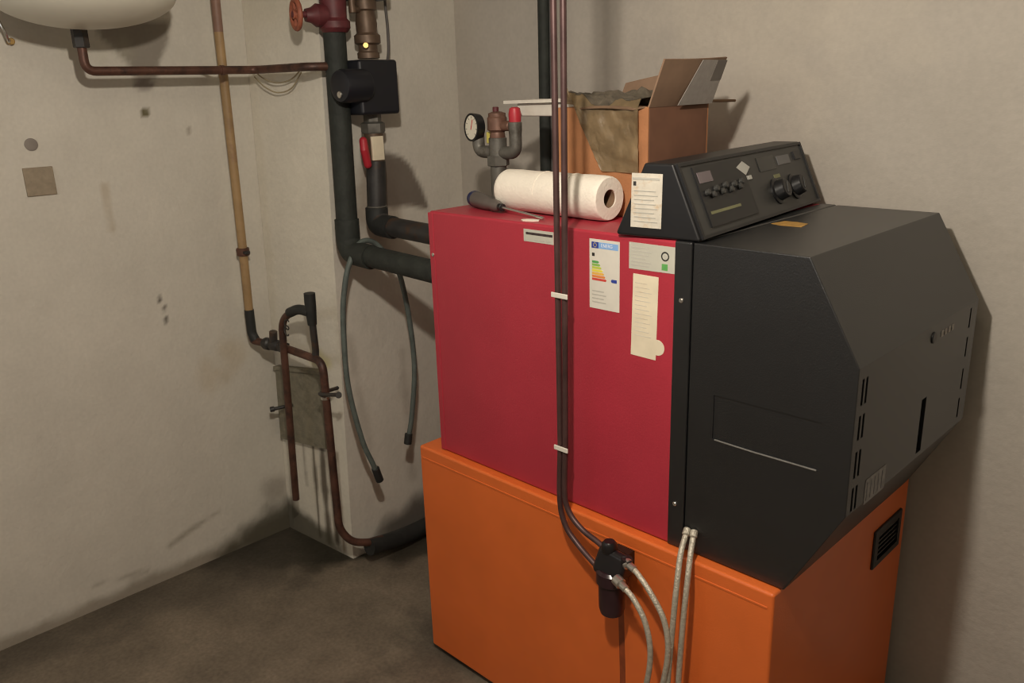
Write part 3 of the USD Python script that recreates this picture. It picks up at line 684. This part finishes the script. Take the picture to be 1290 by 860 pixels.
# ------------------------------------------------------------------ left wall: white tank, copper pipe, yellow pipe
wt = thing('wall_water_heater', 'white round bottomed water heater hanging high on the left wall', 'water heater', (-.72, -.44, 1.79))
tc = (-.715, -.440); TR = .225
profile = [(0, 0)] + [(TR * math.sin(a), .085 * (1 - math.cos(a))) for a in np.linspace(.15, math.pi / 2, 14)] + [(TR + .003, .088), (TR + .003, .10), (TR, .104), (TR, .55), (TR - .03, .58), (0, .60)]
part(wt, 'shell', lathe(profile, (tc[0], tc[1], 1.783), (0, 0, 1), 56), 'tank_white', 30)
part(wt, 'wall_bracket', rbox((XL, tc[1] - .10, 2.0), (tc[0] - .15, tc[1] + .10, 2.05), .004), 'dark_steel')
ex, ey = -.82, -.432
part(wt, 'drain_nut', hexnut((ex, ey, 1.742), (ex, ey, 1.806), .0215), 'dark_steel')
cw = thing('copper_water_pipe', 'brown copper pipe running level from the white heater to the dark riser', 'pipe', (ex, ey, 1.68))
zp = 1.681
part(cw, 'pipe', tube(fillet([(ex, ey, 1.745), (ex, ey, zp), (ex, .085, zp), (-.545, .100, 1.680), (-.525, .165, 1.680)], .032), .0125), 'copper_dull')
part(cw, 'wall_clip', cat(cyl((XL, -.03, zp), (ex, -.03, zp), .004), lathe([(.0125, -.005), (.0150, -.005), (.0150, .005), (.0125, .005), (.0125, -.005)], (ex, -.03, zp), (0, 1, 0), 20)), 'copper_dull')
hk = thing('wall_hook', 'thin pale metal hook on the wall left of the white heater', 'hook', (-.98, -.575, 1.77))
part(hk, 'hook_wire', tube(spline([(-.985, -.600, 1.86), (-.955, -.592, 1.83), (-.945, -.580, 1.79), (-.955, -.572, 1.765), (-.970, -.565, 1.768)], 6), .0035, 8), 'chrome')
part(hk, 'hook_screw', cyl((XL, -.560, 1.766), (XL + .02, -.560, 1.766), .009), 'brass_bright', label='brass screw of the hook')

yp = thing('yellow_wall_pipe', 'yellowish painted pipe running down the corner of the left wall', 'pipe', (-.94, .03, .8))
yt = [(-.930, .047, ZC), (-.934, .034, 1.885), (-.936, .022, 1.09), (-.938, .018, .885)]
part(yp, 'upper_pipe', tube(spline([yt[0], (-.932, .038, 2.05), yt[1], (-.9345, .032, 1.80)], 4), .0148), 'mauve_pipe', label='brownish upper stretch of the pipe')
part(yp, 'lower_pipe', tube(spline([(-.9345, .032, 1.80), (-.935, .028, 1.5), yt[2], yt[3]], 4), .0145), 'yellow_pipe')
part(yp, 'coupling', cyl((-.936, .022, 1.080), (-.936, .022, 1.106), .0215), 'copper_dull')
part(yp, 'coupling_clip', rbox((-.968, .012, 1.088), (-.90, .030, 1.098), .002), 'dark_steel')
part(yp, 'black_sleeve', tube(fillet([(-.938, .018, .888), (-.938, .018, .80), (-.925, .022, .778)], .02), .0165), 'rubber_black')
part(yp, 'brown_pipe', tube(fillet([(-.938, .018, .805), (-.938, .018, .775), (-.80, .05, .772), (-.548, .052, .771), (-.550, .052, .16), (-.53, .085, .100), (-.510, .150, .080), (-.512, .200, .072)], .042), .0135), 'copper_dull', label='brown copper run along the corner and down')
part(yp, 'floor_sleeve', tube(spline([(-.508, .140, .066), (-.520, .30, .036), (-.535, .50, .026), (-.540, .66, .024)], 6), .030), 'rubber_black', label='dark sleeve on the pipe along the floor')
part(yp, 'valve_body', lathe([(0, 0), (.017, 0), (.022, .010), (.022, .028), (.016, .034), (.020, .042), (.020, .070), (.015, .078), (0, .078)], (-.885, .032, .773), (.97, .2, 0), 22), 'dark_steel')
part(yp, 'valve_stem', cyl((-.835, .040, .775), (-.825, .040, .825), .014), 'dark_steel')
part(yp, 'nut', hexnut((-.800, .05, .772), (-.775, .05, .772), .022), 'dark_steel')
part(yp, 'pale_collar', cyl((-.550, .052, .640), (-.550, .052, .652), .0165), 'chrome')

bp = thing('brown_drop_pipe', 'brown pipe with a black tee ending above the floor in the corner', 'pipe', (-.77, .05, .2))
part(bp, 'drop_pipe', tube(fillet([(-.585, .042, .930), (-.64, .034, .935), (-.742, .030, .885), (-.785, .030, .20)], .05, 10), .0125), 'copper_dull')
part(bp, 'black_elbow', tube(fillet([(-.580, .045, .932), (-.635, .036, .937), (-.690, .034, .915)], .03), .0165), 'rubber_black')
part(bp, 'black_tee', tube([(-.578, .048, .995), (-.580, .048, .945), (-.583, .050, .89)], [.0185, .0185, .015]), 'rubber_black')
part(bp, 'lower_leg', tube([(-.582, .050, .905), (-.592, .058, .80), (-.594, .056, .775)], .0115), 'dark_steel')
coil = [(-.690 + .013 * math.cos(a) * 1.0, .018 - .0 * a, .868 + .020 - a * .0032 + .011 * math.sin(a)) for a in np.linspace(0, 4 * math.pi, 60)]
part(bp, 'wire_coil', tube([(x, .020 - .001 * k / 10, z) for k, (x, _, z) in enumerate(coil)], .0022, 6), 'dark_steel')
wp = thing('wall_plate', 'flat grey concrete plate on the corner wall behind the brown pipes', 'plate', (-.78, .11, .5))
pa = [(-.965, .650, .0985), (-.635, .650, .130), (-.640, .370, .121), (-.970, .370, .0895)]
fr_ = lambda x, z: .10 + (x + 1.0) / .39 * .035 + z * .031
q4 = [(x, fr_(x, z) + .004, z) for x, z, in ((-.965, .640), (-.690, .675), (-.700, .392), (-.970, .365))]
part(wp, 'plate', hull(q4 + [(x, y - .022, z) for x, y, z in q4]), 'concrete_plate')
part(wp, 'plate_lip', hull([(x, y - k, z + e) for (x, y, z) in q4[:2] for k in (0, .030) for e in (0, .012)]), 'concrete_plate')
for nm, a, b in (('corner stud clamp holding the right brown pipe near the plate', (-.60, .132, .645), (-.452, .040, .682)), ('small stud clamp on the left edge of the grey plate', (-.875, .108, .520), (-.905, .047, .515))):
    g = thing('stud_clamp', nm, 'clamp', a)
    part(g, 'stud', cyl(a, b, .0065) if a[0] < -.7 else tube(fillet([a, (-.575, .036, .655), b], .03), .0065, 12), 'dark_steel'); d = (np.array(b) - a) / np.linalg.norm(np.array(b) - a)
    part(g, 'stud_head', cyl(np.array(b) - d * .004, np.array(b) + d * .012, .010), 'dark_steel')

# ------------------------------------------------------------------ back wall: risers, pump and boiler connections
rx, ry = -.520, .182
ri = thing('dark_riser_pipe', 'thick dark insulated riser pipe on the wall corner with red gate valve', 'pipe', (rx, ry, 1.1))
part(ri, 'riser', tube(fillet([(rx, ry + .012, ZC), (rx, ry + .006, 1.75), (rx, ry - .010, 1.118), (.072, ry - .010, 1.100)], .07, 10), .0335, 24), 'insulation')
part(ri, 'elbow_sleeve', tube(fillet([(rx, ry - .008, 1.22), (rx, ry - .010, 1.116), (-.40, ry - .010, 1.112)], .075, 10), .0385, 24), 'insulation')
gv_ = part(ri, 'gate_valve', lathe([(0, 0), (.036, 0), (.046, .012), (.046, .030), (.037, .040), (.040, .10), (.037, .13), (.046, .14), (.046, .16), (0, .16)], (rx + .003, ry + .008, 1.775), (0, 0, 1), 28), 'red_cast', label='dark red gate valve body')
part(gv_, 'bonnet', lathe([(0, 0), (.030, 0), (.033, .03), (.022, .045), (.018, .062), (0, .062)], (rx + .003, ry - .02, 1.822), (-.25, -1, 0), 22), 'red_cast')
hw = np.array([rx - .010, ry - .112, 1.823]); hn = np.array([-.25, -1, 0]); hn /= np.linalg.norm(hn); hu = np.cross(hn, UP); hu /= np.linalg.norm(hu)
part(gv_, 'valve_spindle', cyl((rx - .004, ry - .078, 1.823), hw + hn * .012, .009), 'red_cast')
wh = [tube([hw + .039 * (math.cos(a) * hu + math.sin(a) * UP) for a in np.linspace(0, 2 * math.pi, 33)], .0075, 10)] + [tube([hw, hw + .037 * (math.cos(a) * hu + math.sin(a) * UP)], .0055, 8) for a in np.linspace(0, 2 * math.pi, 6)[:5]] + [cyl(hw - hn * .006, hw + hn * .010, .013)]
part(gv_, 'handwheel', cat(*wh), 'orange_wheel', label='rusty orange handwheel')

qx, qy = -.505, .292
re = thing('pump_riser', 'riser beside the dark pipe with black circulation pump and brass valves', 'pump', (qx, qy, 1.2))
part(re, 'upper_pipe', cyl((qx, qy + .008, 1.915), (qx, qy + .010, ZC), .026), 'dark_steel')
part(re, 'top_flange', rbox((qx - .045, qy - .045, 1.868), (qx + .05, qy + .065, 1.925), .008), 'pump_black')
part(re, 'check_valve', lathe([(0, 0), (.034, 0), (.034, .016), (.029, .020), (.029, .038), (.040, .044), (.040, .066), (.030, .074), (.033, .10), (.028, .135), (.035, .14), (.035, .165), (0, .165)], (qx, qy + .004, 1.702), (0, 0, 1), 28), 'brass', label='dull brass check valve above the pump')
part(re, 'check_plug', cyl((qx + .022, qy - .018, 1.738), (qx + .036, qy - .030, 1.738), .009), 'brass_bright')
part(re, 'side_tap', cat(cyl((qx, qy, 1.842), (qx + .01, qy - .055, 1.842), .010), cyl((qx + .01, qy - .050, 1.830), (qx + .01, qy - .050, 1.868), .011)), 'brass')
pm = part(re, 'pump', rbox((-.560, .208, 1.536), (-.435, .352, 1.696), .010), 'pump_black', label='black boxy insulation shell of the pump')
mo = np.array([-.440, .200, 1.622]); mn = np.array([.05, -1., 0]); mn /= np.linalg.norm(mn)
part(pm, 'motor', lathe([(0, -.03), (.044, -.03), (.048, -.020), (.048, .055), (.044, .066), (.030, .070), (0, .070)], mo, mn, 32), 'pump_black')
part(pm, 'bleed_screw', cyl(mo + mn * .068 + np.array([.004, 0, -.024]), mo + mn * .074 + np.array([.004, 0, -.024]), .010), 'chrome')
part(re, 'union', lathe([(0, 0), (.034, 0), (.038, .006), (.038, .030), (.028, .036), (.028, .060), (0, .060)], (qx, qy, 1.478), (0, 0, 1), 6), 'grey_steel')
part(re, 'ball_valve', lathe([(0, 0), (.027, 0), (.029, .01), (.024, .02), (.026, .05), (.030, .06), (.030, .09), (0, .09)], (qx, qy, 1.388), (0, 0, 1), 20), 'brass')
part(re, 'valve_tag', rbox((qx + .022, qy - .030, 1.396), (qx + .032, qy + .014, 1.470), .002), 'sticker_cream', label='pale yellow tag on the ball valve')
part(re, 'valve_lever', round_hull([(qx + .015, qy - .052, 1.458), (qx + .022, qy - .056, 1.430), (qx + .015, qy - .042, 1.385)], .0125), 'red_plastic', label='red valve lever')
part(re, 'return_pipe', tube(fillet([(qx, qy, 1.392), (qx, qy - .012, 1.192), (.072, qy - .012, 1.176)], .06, 10), .0310, 24), 'dark_steel')
part(re, 'pipe_joint', cyl((qx, qy - .009, 1.246), (qx, qy - .009, 1.252), .0330), 'grey_steel')
part(re, 'elbow', tube(fillet([(qx, qy - .01, 1.245), (qx, qy - .012, 1.190), (-.42, qy - .012, 1.188)], .06, 10), .0365, 24), 'rubber_black')

gh = thing('rubber_hose', 'thin grey green rubber hose looped over the pipes beside the boiler', 'hose', (-.47, .2, 1.1))
part(gh, 'hose_tube', tube(spline([(-.455, .165, .358 - .02), (-.452, .150, .395), (-.46, .118, .50), (-.47, .090, .70), (-.47, .094, .91), (-.465, .108, 1.02), (-.460, .130, 1.092), (-.462, .178, 1.150), (-.462, .232, 1.142), (-.45, .275, 1.085), (-.45, .313, 1.028), (-.452, .342, .87), (-.452, .350, .695), (-.452, .326, .53), (-.452, .302, .44)], 10), .0088, 12), 'hose_green', True)
for a, b in (((-.455, .172, .330), (-.452, .155, .385)), ((-.452, .298, .425), (-.452, .306, .462))): part(gh, 'hose_end', cyl(a, b, .0135), 'rubber_black')
cg = thing('hanging_cable', 'thin grey cable running down the back wall to the pump', 'cable', (-.56, .41, 1.7))
part(cg, 'cable', tube(spline([(-.56, .415, ZC), (-.556, .413, 2.1), (-.552, .409, 1.88), (-.548, .409, 1.80), (-.545, .404, 1.73), (-.535, .385, 1.690), (-.52, .345, 1.680)], 8), .0045, 8), 'cable_grey', True)
dp = thing('wall_riser_pipe', 'dark green vertical pipe against the wall left of the cardboard box', 'pipe', (-.13, .685, 1.3))
part(dp, 'pipe', cyl((-.132, .686, 1.0), (-.126, .686, ZC), .0185), 'insulation')
part(dp, 'pale_line', cyl((-.108, .694, 1.0), (-.103, .694, ZC), .0062), 'cable_grey', label='thin pale line clipped beside the pipe')
for k, rr in enumerate((.0, .02)):
    wl = thing('loose_wire', ('upper' if k == 0 else 'lower') + ' pale wire sagging under the copper pipe on the corner wall', 'wire', (-.8, .13, 1.64))
    part(wl, 'wire', tube(spline([(-.900, .120, 1.682 - rr), (-.855, .128, 1.655 - rr * 1.3), (-.795, .138, 1.640 - rr * 1.5), (-.725, .148, 1.648 - rr * 1.3), (-.665, .152, 1.676 - rr * .4)], 8), .0024, 6), 'pale_wire', True)
sq = thing('cover_plate', 'square tan cover plate low on the left part of the wall', 'cover plate', (XL, -.55, 1.385))
part(sq, 'plate', rbox((XL - .002, -.592, 1.343), (XL + .006, -.512, 1.424), .002), 'tan_plate')
rd = thing('wall_plug', 'small round grey plug in the wall above the tan plate', 'wall plug', (XL, -.556, 1.49))
part(rd, 'disc', lathe([(0, 0), (.018, 0), (.018, .003), (.014, .005), (0, .005)], (XL - .001, -.556, 1.488), (1, 0, 0), 20), 'plug_grey')
